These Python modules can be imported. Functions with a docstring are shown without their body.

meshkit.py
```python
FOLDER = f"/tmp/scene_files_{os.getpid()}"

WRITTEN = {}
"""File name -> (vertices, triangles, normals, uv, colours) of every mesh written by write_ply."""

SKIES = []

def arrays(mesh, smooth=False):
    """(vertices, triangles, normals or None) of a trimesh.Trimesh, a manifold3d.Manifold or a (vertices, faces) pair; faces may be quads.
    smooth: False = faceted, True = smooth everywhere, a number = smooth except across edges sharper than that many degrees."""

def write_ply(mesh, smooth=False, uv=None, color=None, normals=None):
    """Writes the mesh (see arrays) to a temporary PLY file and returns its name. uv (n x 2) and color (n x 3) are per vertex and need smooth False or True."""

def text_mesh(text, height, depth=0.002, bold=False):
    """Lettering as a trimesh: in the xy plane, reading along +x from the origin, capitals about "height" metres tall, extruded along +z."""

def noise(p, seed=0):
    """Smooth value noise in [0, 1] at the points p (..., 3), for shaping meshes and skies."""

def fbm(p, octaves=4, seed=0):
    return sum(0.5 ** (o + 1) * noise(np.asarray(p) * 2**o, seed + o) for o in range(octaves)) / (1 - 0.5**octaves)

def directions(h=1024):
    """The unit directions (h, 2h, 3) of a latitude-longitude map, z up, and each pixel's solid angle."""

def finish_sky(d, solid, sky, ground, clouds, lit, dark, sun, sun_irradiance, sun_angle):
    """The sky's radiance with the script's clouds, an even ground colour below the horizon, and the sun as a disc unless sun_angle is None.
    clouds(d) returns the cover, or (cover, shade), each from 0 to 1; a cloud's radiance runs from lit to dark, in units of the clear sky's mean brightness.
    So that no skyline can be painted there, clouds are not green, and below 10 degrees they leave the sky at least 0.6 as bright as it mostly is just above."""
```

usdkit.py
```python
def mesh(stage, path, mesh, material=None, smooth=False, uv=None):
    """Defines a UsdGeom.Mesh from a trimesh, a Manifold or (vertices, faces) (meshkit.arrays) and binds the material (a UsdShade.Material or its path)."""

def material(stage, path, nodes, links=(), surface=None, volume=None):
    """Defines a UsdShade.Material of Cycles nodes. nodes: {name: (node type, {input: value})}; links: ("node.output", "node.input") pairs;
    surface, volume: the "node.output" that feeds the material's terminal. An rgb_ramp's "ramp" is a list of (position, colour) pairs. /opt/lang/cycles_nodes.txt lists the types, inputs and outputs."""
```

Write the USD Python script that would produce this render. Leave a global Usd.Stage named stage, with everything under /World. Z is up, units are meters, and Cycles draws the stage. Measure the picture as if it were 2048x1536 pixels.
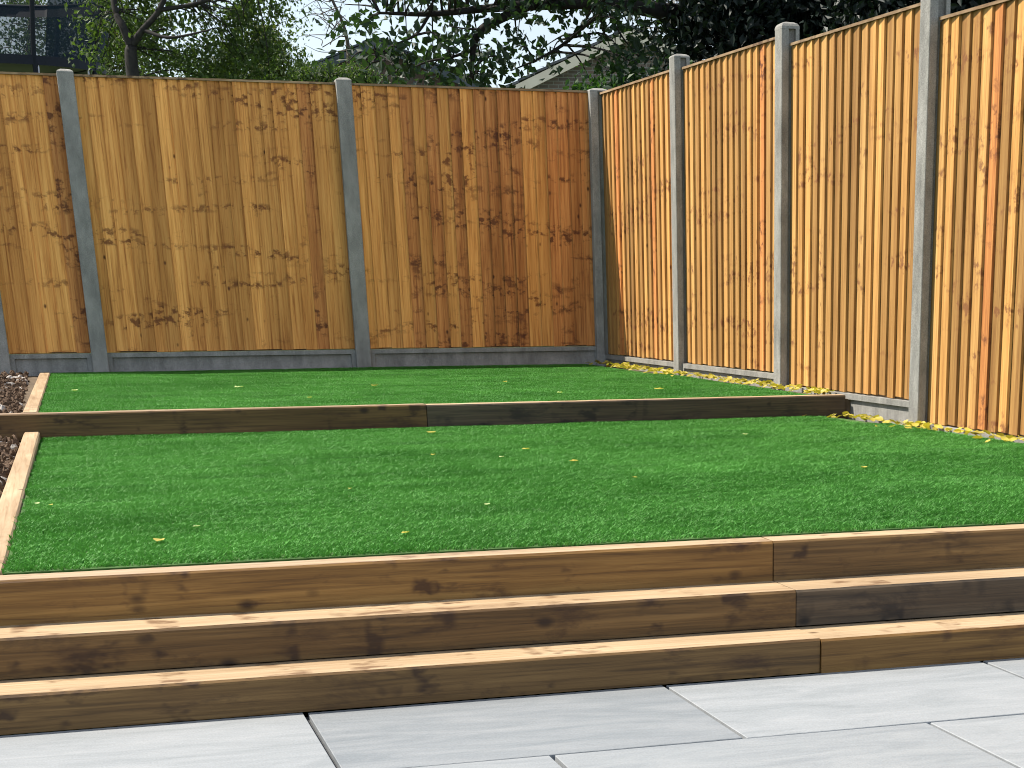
import math, random
import numpy as np, trimesh, usdkit, meshkit
import manifold3d as m3
from shapely.geometry import Polygon
from pxr import Usd, UsdGeom, UsdLux, UsdShade, Sdf, Gf, Vt

stage = Usd.Stage.CreateInMemory()
UsdGeom.SetStageUpAxis(stage, UsdGeom.Tokens.z)
UsdGeom.SetStageMetersPerUnit(stage, 1.0)
UsdGeom.Xform.Define(stage, '/World')
UsdGeom.Scope.Define(stage, '/World/Looks')
RNG = np.random.default_rng(7)
random.seed(7)

# ------------------------------------------------------------------ camera, sky, sun, exposure
F_PX, PPX, PPY = 3597.77, 1477.4, 1938.1          # focal length and optical axis in pixels of a 2048 x 1536 frame (the picture is a crop)
YAW, PITCH, ROLL, CAM_Z = 0.34508, 0.36379, -0.00281, 0.96765
SUN_EL, SUN_BEHIND = math.radians(54), math.radians(26)   # the sun stands to the left, a little beyond the back fence
SUN_STRENGTH, SKY_STRENGTH, EXPOSURE = 1.03, 0.15, 1.36

cy, sy, cp, sp = math.cos(YAW), math.sin(YAW), math.cos(PITCH), math.sin(PITCH)
FW = np.array([sy * cp, cy * cp, -sp]); RT = np.array([cy, -sy, 0.0]); UP = np.cross(RT, FW)
RT, UP = RT * math.cos(ROLL) + UP * math.sin(ROLL), UP * math.cos(ROLL) - RT * math.sin(ROLL)
cam = UsdGeom.Camera.Define(stage, '/World/camera')
FL = 36.0
cam.CreateFocalLengthAttr(FL)
cam.CreateHorizontalApertureAttr(FL * 2048 / F_PX)
cam.CreateVerticalApertureAttr(FL * 1536 / F_PX)
cam.CreateHorizontalApertureOffsetAttr(FL * (1024 - PPX) / F_PX)
cam.CreateVerticalApertureOffsetAttr(FL * (PPY - 768) / F_PX)
cam.CreateClippingRangeAttr(Gf.Vec2f(0.05, 2000))
cam.CreateExposureAttr(EXPOSURE)
cam.AddTransformOp().Set(Gf.Matrix4d(*RT, 0, *UP, 0, *(-FW), 0, 0, 0, CAM_Z, 1))

to_sun = np.array([-math.cos(SUN_BEHIND) * math.cos(SUN_EL), math.sin(SUN_BEHIND) * math.cos(SUN_EL), math.sin(SUN_EL)])
sun = UsdLux.DistantLight.Define(stage, '/World/sun')
sun.CreateIntensityAttr(SUN_STRENGTH); sun.CreateAngleAttr(0.8); sun.CreateColorAttr(Gf.Vec3f(1.0, 0.93, 0.82))
sun.GetPrim().CreateAttribute('inputs:normalize', Sdf.ValueTypeNames.Bool).Set(True)
zax = to_sun; xax = np.cross([0, 0, 1.0], zax); xax /= np.linalg.norm(xax); yax = np.cross(zax, xax)
sun.AddTransformOp().Set(Gf.Matrix4d(*xax, 0, *yax, 0, *zax, 0, 0, 0, 0, 1))
dome = UsdLux.DomeLight.Define(stage, '/World/sky')
dome.GetPrim().SetCustomDataByKey('kind', 'structure')
sky_mat = usdkit.material(stage, '/World/Looks/sky', {
    'tc': ('texture_coordinate', {}),
    'map': ('mapping', {'scale': (1.2, 1.2, 3.0)}),
    'cl': ('noise_texture', {'scale': 1.7, 'detail': 5.0, 'roughness': 0.55}),
    'cr': ('rgb_ramp', {'ramp': [(0.3, (0.62, 0.62, 0.62)), (0.68, (0.96, 0.96, 0.96))]}),
    'sky': ('sky_texture', {'sky_type': 'single_scattering', 'sun_disc': False, 'sun_elevation': SUN_EL,
                            'sun_rotation': math.atan2(to_sun[0], to_sun[1]), 'aerosol_density': 1.6}),
    'mx': ('mix_color', {'b': (1.75, 1.98, 2.24), 'use_clamp': False}),
    'bg': ('background_shader', {'strength': SKY_STRENGTH})},
    [('tc.generated', 'map.vector'), ('map.vector', 'cl.vector'), ('cl.fac', 'cr.fac'), ('sky.color', 'mx.a'),
     ('cr.color', 'mx.fac'), ('mx.result', 'bg.color')], surface='bg.background')
UsdShade.MaterialBindingAPI.Apply(dome.GetPrim()).Bind(sky_mat)


def at(u, v, dist):
    """The point seen at pixel (u, v) of the photograph, dist metres away over the ground."""
    r = FW + RT * (u - PPX) / F_PX - UP * (v - PPY) / F_PX
    return np.array([0, 0, CAM_Z]) + r * dist / math.hypot(r[0], r[1])


def ground_at(u, v, z):
    r = FW + RT * (u - PPX) / F_PX - UP * (v - PPY) / F_PX
    return np.array([0, 0, CAM_Z]) + r * (z - CAM_Z) / r[2]


# ------------------------------------------------------------------ naming helpers
used = {}


def numbered(parent, name):
    k = used.get((parent, name), 0)
    used[(parent, name)] = k + 1
    return f'{parent}/{name}' + (f'_{k:03d}' if k else '')


def tag(prim, label=None, cat=None, group=None, kind=None):
    p = prim.GetPrim() if hasattr(prim, 'GetPrim') else prim
    for k, v in (('label', label), ('category', cat), ('group', group), ('kind', kind)):
        if v:
            p.SetCustomDataByKey(k, v)
    return p


def thing(name, label, cat, loc=(0, 0, 0), rotz=0.0, group=None, kind=None):
    x = UsdGeom.Xform.Define(stage, numbered('/World', name))
    x.AddTranslateOp().Set(Gf.Vec3d(*map(float, loc)))
    if rotz:
        x.AddRotateZOp().Set(float(rotz))
    return tag(x, label, cat, group, kind)


def obj(name, mesh, mat, parent=None, smooth=False):
    p = numbered(str(parent.GetPath()) if parent else '/World', name)
    return usdkit.mesh(stage, p, mesh, mat, smooth).GetPrim()


def join(*ms):
    return trimesh.util.concatenate([m for m in ms])


def bx(x0, x1, y0, y1, z0, z1):
    b = trimesh.creation.box((x1 - x0, y1 - y0, z1 - z0))
    b.apply_translation(((x0 + x1) / 2, (y0 + y1) / 2, (z0 + z1) / 2))
    return b


def tube(points, radii, sides=7):
    p = np.asarray(points, float)
    t = np.gradient(p, axis=0); t /= np.linalg.norm(t, axis=1, keepdims=True) + 1e-12
    a = np.cross(t, np.where(np.abs(t[:, 2:]) < 0.9, [0, 0, 1.0], [1.0, 0, 0])); a /= np.linalg.norm(a, axis=1, keepdims=True) + 1e-12
    b = np.cross(t, a); ang = np.arange(sides) * 2 * np.pi / sides
    r = np.broadcast_to(radii, (len(p),))
    v = p[:, None] + r[:, None, None] * (np.cos(ang)[None, :, None] * a[:, None] + np.sin(ang)[None, :, None] * b[:, None])
    i, j = np.meshgrid(np.arange(len(p) - 1), np.arange(sides), indexing='ij')
    q = np.stack([i * sides + j, i * sides + (j + 1) % sides, (i + 1) * sides + (j + 1) % sides, (i + 1) * sides + j], -1).reshape(-1, 4)
    f = np.vstack([q[:, [0, 1, 2]], q[:, [0, 2, 3]]])
    n = len(p)
    caps = [[0, k + 1, k] for k in range(1, sides - 1)] + [[(n - 1) * sides, (n - 1) * sides + k, (n - 1) * sides + k + 1] for k in range(1, sides - 1)]
    return trimesh.Trimesh(v.reshape(-1, 3), np.vstack([f, caps]), process=False)


def spline(pts, n=14):
    """Catmull-Rom through the points."""
    p = np.asarray(pts, float)
    p = np.vstack([2 * p[0] - p[1], p, 2 * p[-1] - p[-2]])
    out = []
    for i in range(1, len(p) - 2):
        for t in np.linspace(0, 1, n, endpoint=False):
            a, b, c, d = p[i - 1], p[i], p[i + 1], p[i + 2]
            out.append(0.5 * (2 * b + (c - a) * t + (2 * a - 5 * b + 4 * c - d) * t * t + (3 * b - a - 3 * c + d) * t ** 3))
    out.append(p[-2])
    return np.array(out)


# ------------------------------------------------------------------ materials
L = '/World/Looks/'


def wood(name, light, mid, dark, stain, grain, long, knot_scale, stain_scale, rough=0.75, rnd=0.5, seed=0.0, stain_at=0.60, knots=0.11, spec=0.25, row_at=0.53, row_scale=(0.75, 0.75, 5.5), spot_scale=(17, 17, 24)):
    """Sawn softwood: grain along one axis, knots, and dark stains; grain and long are position scales across and along."""
    n = {
        'g': ('geometry', {}), 'oi': ('object_info', {}),
        'off': ('math', {'math_type': 'multiply', 'value2': 37.0}),
        'co': ('combine_xyz', {'x': seed, 'y': seed}),
        'vo': ('mix_vector', {'fac': 0.0}),
        'pa': ('mix', {'mix_type': 'add', 'fac': 1.0}),
        'mg': ('mapping', {'scale': grain}),
        'ng': ('noise_texture', {'scale': 1.0, 'detail': 5.0, 'roughness': 0.65, 'distortion': 0.6}),
        'rg': ('rgb_ramp', {'ramp': [(0.30, dark), (0.47, mid), (0.68, light)]}),
        'mt': ('mapping', {'scale': long}),
        'nt': ('noise_texture', {'scale': 1.0, 'detail': 3.0}),
        'rt': ('rgb_ramp', {'ramp': [(0.3, (0.72, 0.66, 0.60)), (0.7, (1.12, 1.12, 1.1))]}),
        'm1': ('mix_color', {'blend_type': 'multiply', 'fac': 1.0, 'use_clamp': False}),
        'mr': ('map_range', {'from_min': 0.0, 'from_max': 1.0, 'to_min': 1 - rnd * 0.45, 'to_max': 1 + rnd * 0.3}),
        'hs': ('hsv', {'hue': 0.5, 'saturation': 1.0, 'fac': 1.0}),
        'mk': ('mapping', {'scale': knot_scale}),
        'vk': ('voronoi_texture', {'scale': 1.0, 'randomness': 1.0}),
        'rk': ('rgb_ramp', {'ramp': [(0.0, (1, 1, 1)), (knots * 0.55, (0.85, 0.85, 0.85)), (knots * 1.3, (0, 0, 0))]}),
        'sk': ('separate_color', {}),
        'gk': ('math', {'math_type': 'greater_than', 'value2': 0.5}),
        'kk': ('math', {'math_type': 'multiply'}),
        'm2': ('mix_color', {'b': tuple(c * 0.5 for c in stain), 'use_clamp': False}),
        'ms': ('mapping', {'scale': stain_scale, 'location': (seed, seed * 0.7, 0)}),
        'ns': ('noise_texture', {'scale': 1.0, 'detail': 6.0, 'roughness': 0.68, 'distortion': 0.3}),
        'rs': ('rgb_ramp', {'ramp': [(stain_at, (0, 0, 0)), (stain_at + 0.13, (0.85, 0.85, 0.85))]}),
        'm3': ('mix_color', {'b': stain, 'use_clamp': False}),
        'mw': ('mapping', {'scale': row_scale, 'location': (seed, seed, seed)}), 'nw': ('noise_texture', {'scale': 1.0, 'detail': 2.0}),
        'rw': ('rgb_ramp', {'ramp': [(row_at, (0, 0, 0)), (row_at + 0.07, (1, 1, 1))]}),
        'mv': ('mapping', {'scale': spot_scale}), 'nv': ('noise_texture', {'scale': 1.0, 'detail': 3.0, 'roughness': 0.6}),
        'rv': ('rgb_ramp', {'ramp': [(0.50, (0, 0, 0)), (0.62, (0.85, 0.85, 0.85))]}),
        'ww': ('math', {'math_type': 'multiply'}), 'm4': ('mix_color', {'b': tuple(c * 0.8 for c in stain), 'use_clamp': False}),
        'bm': ('bump', {'strength': 0.35, 'distance': 0.004}),
        'p': ('principled_bsdf', {'roughness': rough, 'specular_ior_level': spec})}
    lk = [('oi.random', 'off.value1'), ('off.value', 'co.z'), ('g.position', 'pa.color1'), ('co.vector', 'pa.color2'),
          ('pa.color', 'mg.vector'), ('mg.vector', 'ng.vector'), ('ng.fac', 'rg.fac'),
          ('g.position', 'mt.vector'), ('mt.vector', 'nt.vector'), ('nt.fac', 'rt.fac'),
          ('rg.color', 'm1.a'), ('rt.color', 'm1.b'), ('oi.random', 'mr.value'), ('m1.result', 'hs.color'), ('mr.result', 'hs.value'),
          ('g.position', 'mk.vector'), ('mk.vector', 'vk.vector'), ('vk.distance', 'rk.fac'), ('vk.color', 'sk.color'), ('sk.r', 'gk.value1'),
          ('rk.color', 'kk.value1'), ('gk.value', 'kk.value2'), ('hs.color', 'm3.a'),
          ('g.position', 'ms.vector'), ('ms.vector', 'ns.vector'), ('ns.fac', 'rs.fac'), ('rs.color', 'm3.fac'),
          ('g.position', 'mw.vector'), ('mw.vector', 'nw.vector'), ('nw.fac', 'rw.fac'), ('pa.color', 'mv.vector'), ('mv.vector', 'nv.vector'), ('nv.fac', 'rv.fac'),
          ('rw.color', 'ww.value1'), ('rv.color', 'ww.value2'), ('m3.result', 'm4.a'), ('ww.value', 'm4.fac'),
          ('m4.result', 'm2.a'), ('kk.value', 'm2.fac'), ('m2.result', 'p.base_color'), ('ng.fac', 'bm.height'), ('bm.normal', 'p.normal')]
    del n['vo']
    return usdkit.material(stage, L + name, n, lk, surface='p.BSDF')


FENCE = dict(light=(0.78, 0.405, 0.125), mid=(0.63, 0.29, 0.078), dark=(0.34, 0.128, 0.032), stain=(0.15, 0.045, 0.016))
M = {}
M['fence_wood'] = wood('fence_wood', **FENCE, grain=(70, 70, 2.2), long=(11, 11, 0.55), knot_scale=(9, 9, 5.5), stain_scale=(4.5, 4.5, 8.5), rnd=0.42, stain_at=0.61, knots=0.085)
M['fence_wood_pale'] = wood('fence_wood_pale', light=(0.57, 0.35, 0.13), mid=(0.47, 0.262, 0.085), dark=(0.28, 0.13, 0.04), stain=(0.20, 0.08, 0.032), grain=(70, 70, 2.2), long=(11, 11, 0.55),
                            knot_scale=(9, 9, 5.5), stain_scale=(4.5, 4.5, 7), rnd=0.42, seed=5.3, stain_at=0.64, knots=0.085)
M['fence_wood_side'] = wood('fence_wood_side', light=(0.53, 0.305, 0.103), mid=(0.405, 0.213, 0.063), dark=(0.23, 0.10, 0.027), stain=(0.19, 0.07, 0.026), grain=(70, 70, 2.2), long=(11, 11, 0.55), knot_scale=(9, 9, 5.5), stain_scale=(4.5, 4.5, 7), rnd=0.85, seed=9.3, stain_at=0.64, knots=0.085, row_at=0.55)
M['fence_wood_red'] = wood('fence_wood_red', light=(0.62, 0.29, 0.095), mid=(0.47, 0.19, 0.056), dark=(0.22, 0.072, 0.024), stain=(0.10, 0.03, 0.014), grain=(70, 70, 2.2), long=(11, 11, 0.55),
                           knot_scale=(10, 10, 6), stain_scale=(5.5, 5.5, 9), rnd=0.42, seed=2.1, stain_at=0.575, knots=0.10)
M['cap_wood'] = wood('cap_wood', light=(0.36, 0.26, 0.16), mid=(0.25, 0.17, 0.10), dark=(0.15, 0.095, 0.05), stain=(0.09, 0.05, 0.03), grain=(9, 9, 60), long=(2, 2, 2), knot_scale=(5, 5, 5), stain_scale=(3, 3, 3), rnd=0.5)
SLP = dict(rough=0.6, spec=0.3, row_scale=(8, 2, 2), spot_scale=(9, 20, 20), grain=(2.2, 75, 75), long=(1.2, 6, 6), knot_scale=(5.2, 7, 8.5), stain_scale=(3.2, 5, 9))
M['sleeper_gold'] = wood('sleeper_gold', light=(0.23, 0.125, 0.035), mid=(0.15, 0.076, 0.019), dark=(0.065, 0.03, 0.008), stain=(0.045, 0.017, 0.006), seed=1.0, rnd=0.4, stain_at=0.56, knots=0.12, **SLP)
M['sleeper_brown'] = wood('sleeper_brown', light=(0.17, 0.098, 0.034), mid=(0.108, 0.059, 0.019), dark=(0.046, 0.025, 0.009), stain=(0.032, 0.014, 0.006), seed=3.0, rnd=0.4, stain_at=0.53, knots=0.13, **SLP)
M['sleeper_dark'] = wood('sleeper_dark', light=(0.10, 0.072, 0.045), mid=(0.062, 0.045, 0.029), dark=(0.03, 0.022, 0.016), stain=(0.016, 0.012, 0.010), seed=6.0, rnd=0.3, stain_at=0.55, knots=0.1, **SLP)
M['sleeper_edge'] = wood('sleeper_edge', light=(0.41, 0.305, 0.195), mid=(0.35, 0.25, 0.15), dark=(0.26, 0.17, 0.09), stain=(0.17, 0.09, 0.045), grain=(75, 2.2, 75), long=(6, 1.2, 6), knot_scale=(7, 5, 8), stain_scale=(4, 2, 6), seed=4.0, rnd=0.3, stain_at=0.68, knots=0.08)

M['worn_tread'] = wood('worn_tread', light=(0.39, 0.295, 0.19), mid=(0.33, 0.238, 0.145), dark=(0.24, 0.16, 0.085), stain=(0.16, 0.085, 0.04), grain=(2.2, 75, 75), long=(1.2, 6, 6), knot_scale=(5.2, 7, 8.5), stain_scale=(3, 8, 8), seed=8.0, rnd=0.35, stain_at=0.62, knots=0.08, rough=0.5, spec=0.4, row_scale=(8, 2, 2), spot_scale=(9, 20, 20))  # paler sleeper wood: sun and sheen on the tops put into the colour
M['concrete'] = usdkit.material(stage, L + 'concrete', {
    'g': ('geometry', {}), 'm': ('mapping', {'scale': (1, 1, 0.45)}),
    'n1': ('noise_texture', {'scale': 9.0, 'detail': 6.0, 'roughness': 0.7}), 'r1': ('rgb_ramp', {'ramp': [(0.3, (0.14, 0.137, 0.128)), (0.7, (0.29, 0.282, 0.262))]}),
    'n2': ('noise_texture', {'scale': 160.0, 'detail': 2.0}), 'r2': ('rgb_ramp', {'ramp': [(0.3, (0.75, 0.75, 0.75)), (0.65, (1.1, 1.1, 1.1))]}),
    'mx': ('mix_color', {'blend_type': 'multiply', 'fac': 1.0, 'use_clamp': False}), 'b': ('bump', {'strength': 0.4, 'distance': 0.003}),
    'p': ('principled_bsdf', {'roughness': 0.9, 'specular_ior_level': 0.2})},
    [('g.position', 'm.vector'), ('m.vector', 'n1.vector'), ('g.position', 'n2.vector'), ('n1.fac', 'r1.fac'), ('n2.fac', 'r2.fac'), ('r1.color', 'mx.a'), ('r2.color', 'mx.b'),
     ('mx.result', 'p.base_color'), ('n2.fac', 'b.height'), ('b.normal', 'p.normal')], surface='p.BSDF')


def stone(name, a, b, c):
    return usdkit.material(stage, L + name, {
        'g': ('geometry', {}), 'oi': ('object_info', {}), 'm': ('mapping', {'scale': (1.0, 4.0, 1.0), 'rotation': (0, 0, 0.25)}),
        'n1': ('noise_texture', {'scale': 2.6, 'detail': 7.0, 'roughness': 0.62, 'distortion': 1.2}), 'r1': ('rgb_ramp', {'ramp': [(0.28, a), (0.5, b), (0.74, c)]}),
        'n2': ('noise_texture', {'scale': 220.0, 'detail': 2.0}), 'r2': ('rgb_ramp', {'ramp': [(0.3, (0.88, 0.88, 0.88)), (0.65, (1.05, 1.05, 1.05))]}),
        'mx': ('mix_color', {'blend_type': 'multiply', 'fac': 1.0, 'use_clamp': False}),
        'n3': ('noise_texture', {'scale': 14.0, 'detail': 5.0, 'distortion': 0.5}),
        'b': ('bump', {'strength': 0.35, 'distance': 0.008}),
        'p': ('principled_bsdf', {'roughness': 0.5, 'specular_ior_level': 0.45})},
        [('g.position', 'm.vector'), ('m.vector', 'n1.vector'), ('g.position', 'n2.vector'), ('m.vector', 'n3.vector'), ('n1.fac', 'r1.fac'), ('n2.fac', 'r2.fac'), ('r1.color', 'mx.a'), ('r2.color', 'mx.b'),
         ('mx.result', 'p.base_color'), ('n3.fac', 'b.height'), ('b.normal', 'p.normal')], surface='p.BSDF')


M['slab_pale'] = stone('slab_pale', (0.185, 0.198, 0.207), (0.225, 0.237, 0.247), (0.26, 0.268, 0.277))
M['slab_grey'] = stone('slab_grey', (0.14, 0.154, 0.166), (0.175, 0.187, 0.198), (0.21, 0.219, 0.228))
M['slab_mid'] = stone('slab_mid', (0.165, 0.178, 0.19), (0.205, 0.217, 0.227), (0.24, 0.249, 0.256))


def plain(name, a, b=None, scale=8.0, rough=0.8, spec=0.25, extra=None):
    b = b or a
    return usdkit.material(stage, L + name, {
        'g': ('geometry', {}), 'n': ('noise_texture', {'scale': scale, 'detail': 5.0, 'roughness': 0.65}), 'r': ('rgb_ramp', {'ramp': [(0.32, a), (0.68, b)]}),
        'p': ('principled_bsdf', {'roughness': rough, 'specular_ior_level': spec, **(extra or {})})},
        [('g.position', 'n.vector'), ('n.fac', 'r.fac'), ('r.color', 'p.base_color')], surface='p.BSDF')


M['mortar'] = plain('mortar', (0.035, 0.037, 0.04), (0.07, 0.072, 0.075), 40, 0.95)
M['soil'] = plain('soil', (0.05, 0.035, 0.022), (0.13, 0.095, 0.06), 16, 0.95)
M['turf_backing'] = plain('turf_backing', (0.03, 0.075, 0.015), (0.045, 0.10, 0.02), 20, 0.9)
M['field'] = plain('field', (0.045, 0.075, 0.025), (0.09, 0.12, 0.045), 1.5, 0.95)
M['bark'] = plain('bark', (0.035, 0.028, 0.022), (0.085, 0.068, 0.052), 12, 0.9)
M['dark_bark'] = plain('dark_bark', (0.010, 0.009, 0.009), (0.026, 0.023, 0.02), 12, 0.9)
M['chip_brown'] = plain('chip_brown', (0.05, 0.03, 0.018), (0.12, 0.075, 0.045), 30, 0.9)
M['chip_pale'] = plain('chip_pale', (0.20, 0.18, 0.16), (0.36, 0.33, 0.30), 30, 0.85)
M['navy'] = plain('navy', (0.003, 0.0045, 0.010), (0.004, 0.006, 0.013), 4, 0.6)
M['steel'] = plain('steel', (0.35, 0.34, 0.36), (0.45, 0.43, 0.45), 6, 0.35, 0.5, {'metallic': 0.8})
M['roof_slate'] = plain('roof_slate', (0.035, 0.042, 0.05), (0.07, 0.08, 0.09), 3, 0.8)
M['cream'] = plain('cream', (0.5, 0.43, 0.34), (0.58, 0.51, 0.41), 3, 0.6)
M['render_wall'] = plain('render_wall', (0.06, 0.042, 0.035), (0.10, 0.07, 0.055), 6, 0.9)
M['house_glass'] = plain('house_glass', (0.05, 0.06, 0.07), (0.08, 0.09, 0.10), 1, 0.08, 0.6)
M['house_brick'] = usdkit.material(stage, L + 'house_brick', {
    'tc': ('texture_coordinate', {}), 'm': ('mapping', {'rotation': (math.pi / 2, 0, 0)}),
    'b': ('brick_texture', {'scale': 1.0, 'brick_width': 0.225, 'row_height': 0.075, 'mortar_size': 0.008, 'color1': (0.10, 0.08, 0.075), 'color2': (0.17, 0.12, 0.10), 'mortar': (0.22, 0.21, 0.20)}),
    'p': ('principled_bsdf', {'roughness': 0.9})}, [('tc.object', 'm.vector'), ('m.vector', 'b.vector'), ('b.color', 'p.base_color')], surface='p.BSDF')


def leafy(name, a, b, c, trans=0.35, scale=2.5, rough=0.5):
    """Leaves: every leaf its own tone, clumps lighter and darker, some light through them."""
    return usdkit.material(stage, L + name, {
        'g': ('geometry', {}), 'r': ('rgb_ramp', {'ramp': [(0.0, a), (0.5, b), (1.0, c)]}),
        'n': ('noise_texture', {'scale': scale, 'detail': 3.0}), 'rn': ('rgb_ramp', {'ramp': [(0.3, (0.7, 0.7, 0.7)), (0.7, (1.2, 1.2, 1.1))]}),
        'mx': ('mix_color', {'blend_type': 'multiply', 'fac': 1.0, 'use_clamp': False}),
        'p': ('principled_bsdf', {'roughness': rough, 'specular_ior_level': 0.3}),
        'tc': ('mix_color', {'blend_type': 'multiply', 'fac': 1.0, 'b': (1.5, 1.7, 0.6), 'use_clamp': False}),
        't': ('translucent_bsdf', {}), 'ms': ('mix_closure', {'fac': trans})},
        [('g.random_per_island', 'r.fac'), ('g.position', 'n.vector'), ('n.fac', 'rn.fac'), ('r.color', 'mx.a'), ('rn.color', 'mx.b'), ('mx.result', 'p.base_color'),
         ('mx.result', 'tc.a'), ('tc.result', 't.color'), ('p.BSDF', 'ms.closure1'), ('t.BSDF', 'ms.closure2')], surface='ms.closure')


M['leaf_mid'] = leafy('leaf_mid', (0.05, 0.08, 0.026), (0.085, 0.12, 0.04), (0.14, 0.17, 0.065), 0.4)
M['leaf_olive'] = leafy('leaf_olive', (0.06, 0.075, 0.018), (0.10, 0.11, 0.028), (0.15, 0.15, 0.04))
M['leaf_overhang'] = leafy('leaf_overhang', (0.018, 0.037, 0.02), (0.036, 0.063, 0.03), (0.09, 0.125, 0.05), 0.35)
M['leaf_dark'] = leafy('leaf_dark', (0.008, 0.016, 0.014), (0.015, 0.028, 0.020), (0.03, 0.048, 0.03), 0.1)
M['leaf_shrub'] = leafy('leaf_shrub', (0.03, 0.07, 0.02), (0.05, 0.11, 0.028), (0.11, 0.17, 0.05), 0.35)
M['leaf_far'] = leafy('leaf_far', (0.05, 0.075, 0.04), (0.08, 0.11, 0.055), (0.12, 0.15, 0.08))
M['fallen'] = leafy('fallen', (0.40, 0.33, 0.06), (0.50, 0.47, 0.12), (0.52, 0.54, 0.22), 0.2)
M['fallen_pale'] = leafy('fallen_pale', (0.45, 0.52, 0.25), (0.52, 0.58, 0.30), (0.58, 0.62, 0.38), 0.2)
M['grass'] = usdkit.material(stage, L + 'grass', {
    'm2': ('mapping', {'scale': (0.5, 1.5, 1.0)}), 'n2': ('noise_texture', {'scale': 1.0, 'detail': 4.0, 'roughness': 0.6}),
    'r2': ('rgb_ramp', {'ramp': [(0.34, (0.72, 0.80, 0.70)), (0.66, (1.25, 1.14, 1.4))]}), 'mx2': ('mix_color', {'blend_type': 'multiply', 'fac': 1.0, 'use_clamp': False}),
    'g': ('geometry', {}), 'm': ('mapping', {'scale': (1.0, 2.0, 1.0)}),
    'r': ('rgb_ramp', {'ramp': [(0.0, (0.07, 0.245, 0.034)), (0.5, (0.09, 0.31, 0.046)), (0.85, (0.118, 0.365, 0.066)), (1.0, (0.16, 0.38, 0.09))]}),
    'n': ('noise_texture', {'scale': 1.6, 'detail': 7.0, 'roughness': 0.75}), 'rn': ('rgb_ramp', {'ramp': [(0.34, (0.62, 0.70, 0.6)), (0.66, (1.3, 1.22, 1.3))]}),
    'mx': ('mix_color', {'blend_type': 'multiply', 'fac': 1.0, 'use_clamp': False}),
    'p': ('principled_bsdf', {'roughness': 0.55, 'specular_ior_level': 0.25}), 't': ('translucent_bsdf', {}), 'ms': ('mix_closure', {'fac': 0.2})},
    [('g.random_per_island', 'r.fac'), ('g.position', 'm.vector'), ('m.vector', 'n.vector'), ('n.fac', 'rn.fac'), ('r.color', 'mx.a'), ('rn.color', 'mx.b'),
     ('g.position', 'm2.vector'), ('m2.vector', 'n2.vector'), ('n2.fac', 'r2.fac'), ('mx.result', 'mx2.a'), ('r2.color', 'mx2.b'),
     ('mx2.result', 'p.base_color'), ('mx2.result', 't.color'), ('p.BSDF', 'ms.closure1'), ('t.BSDF', 'ms.closure2')], surface='ms.closure')
M['net'] = usdkit.material(stage, L + 'net', {
    'd': ('principled_bsdf', {'base_color': (0.006, 0.012, 0.018), 'roughness': 0.9, 'specular_ior_level': 0.1}), 't': ('transparent_bsdf', {'color': (1, 1, 1)}), 'ms': ('mix_closure', {'fac': 0.55})},
    [('d.BSDF', 'ms.closure1'), ('t.BSDF', 'ms.closure2')], surface='ms.closure')

M['net_thick'] = usdkit.material(stage, L + 'net_thick', {
    'd': ('principled_bsdf', {'base_color': (0.006, 0.012, 0.018), 'roughness': 0.9, 'specular_ior_level': 0.1}), 't': ('transparent_bsdf', {'color': (1, 1, 1)}), 'ms': ('mix_closure', {'fac': 0.12})},
    [('d.BSDF', 'ms.closure1'), ('t.BSDF', 'ms.closure2')], surface='ms.closure')

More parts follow.
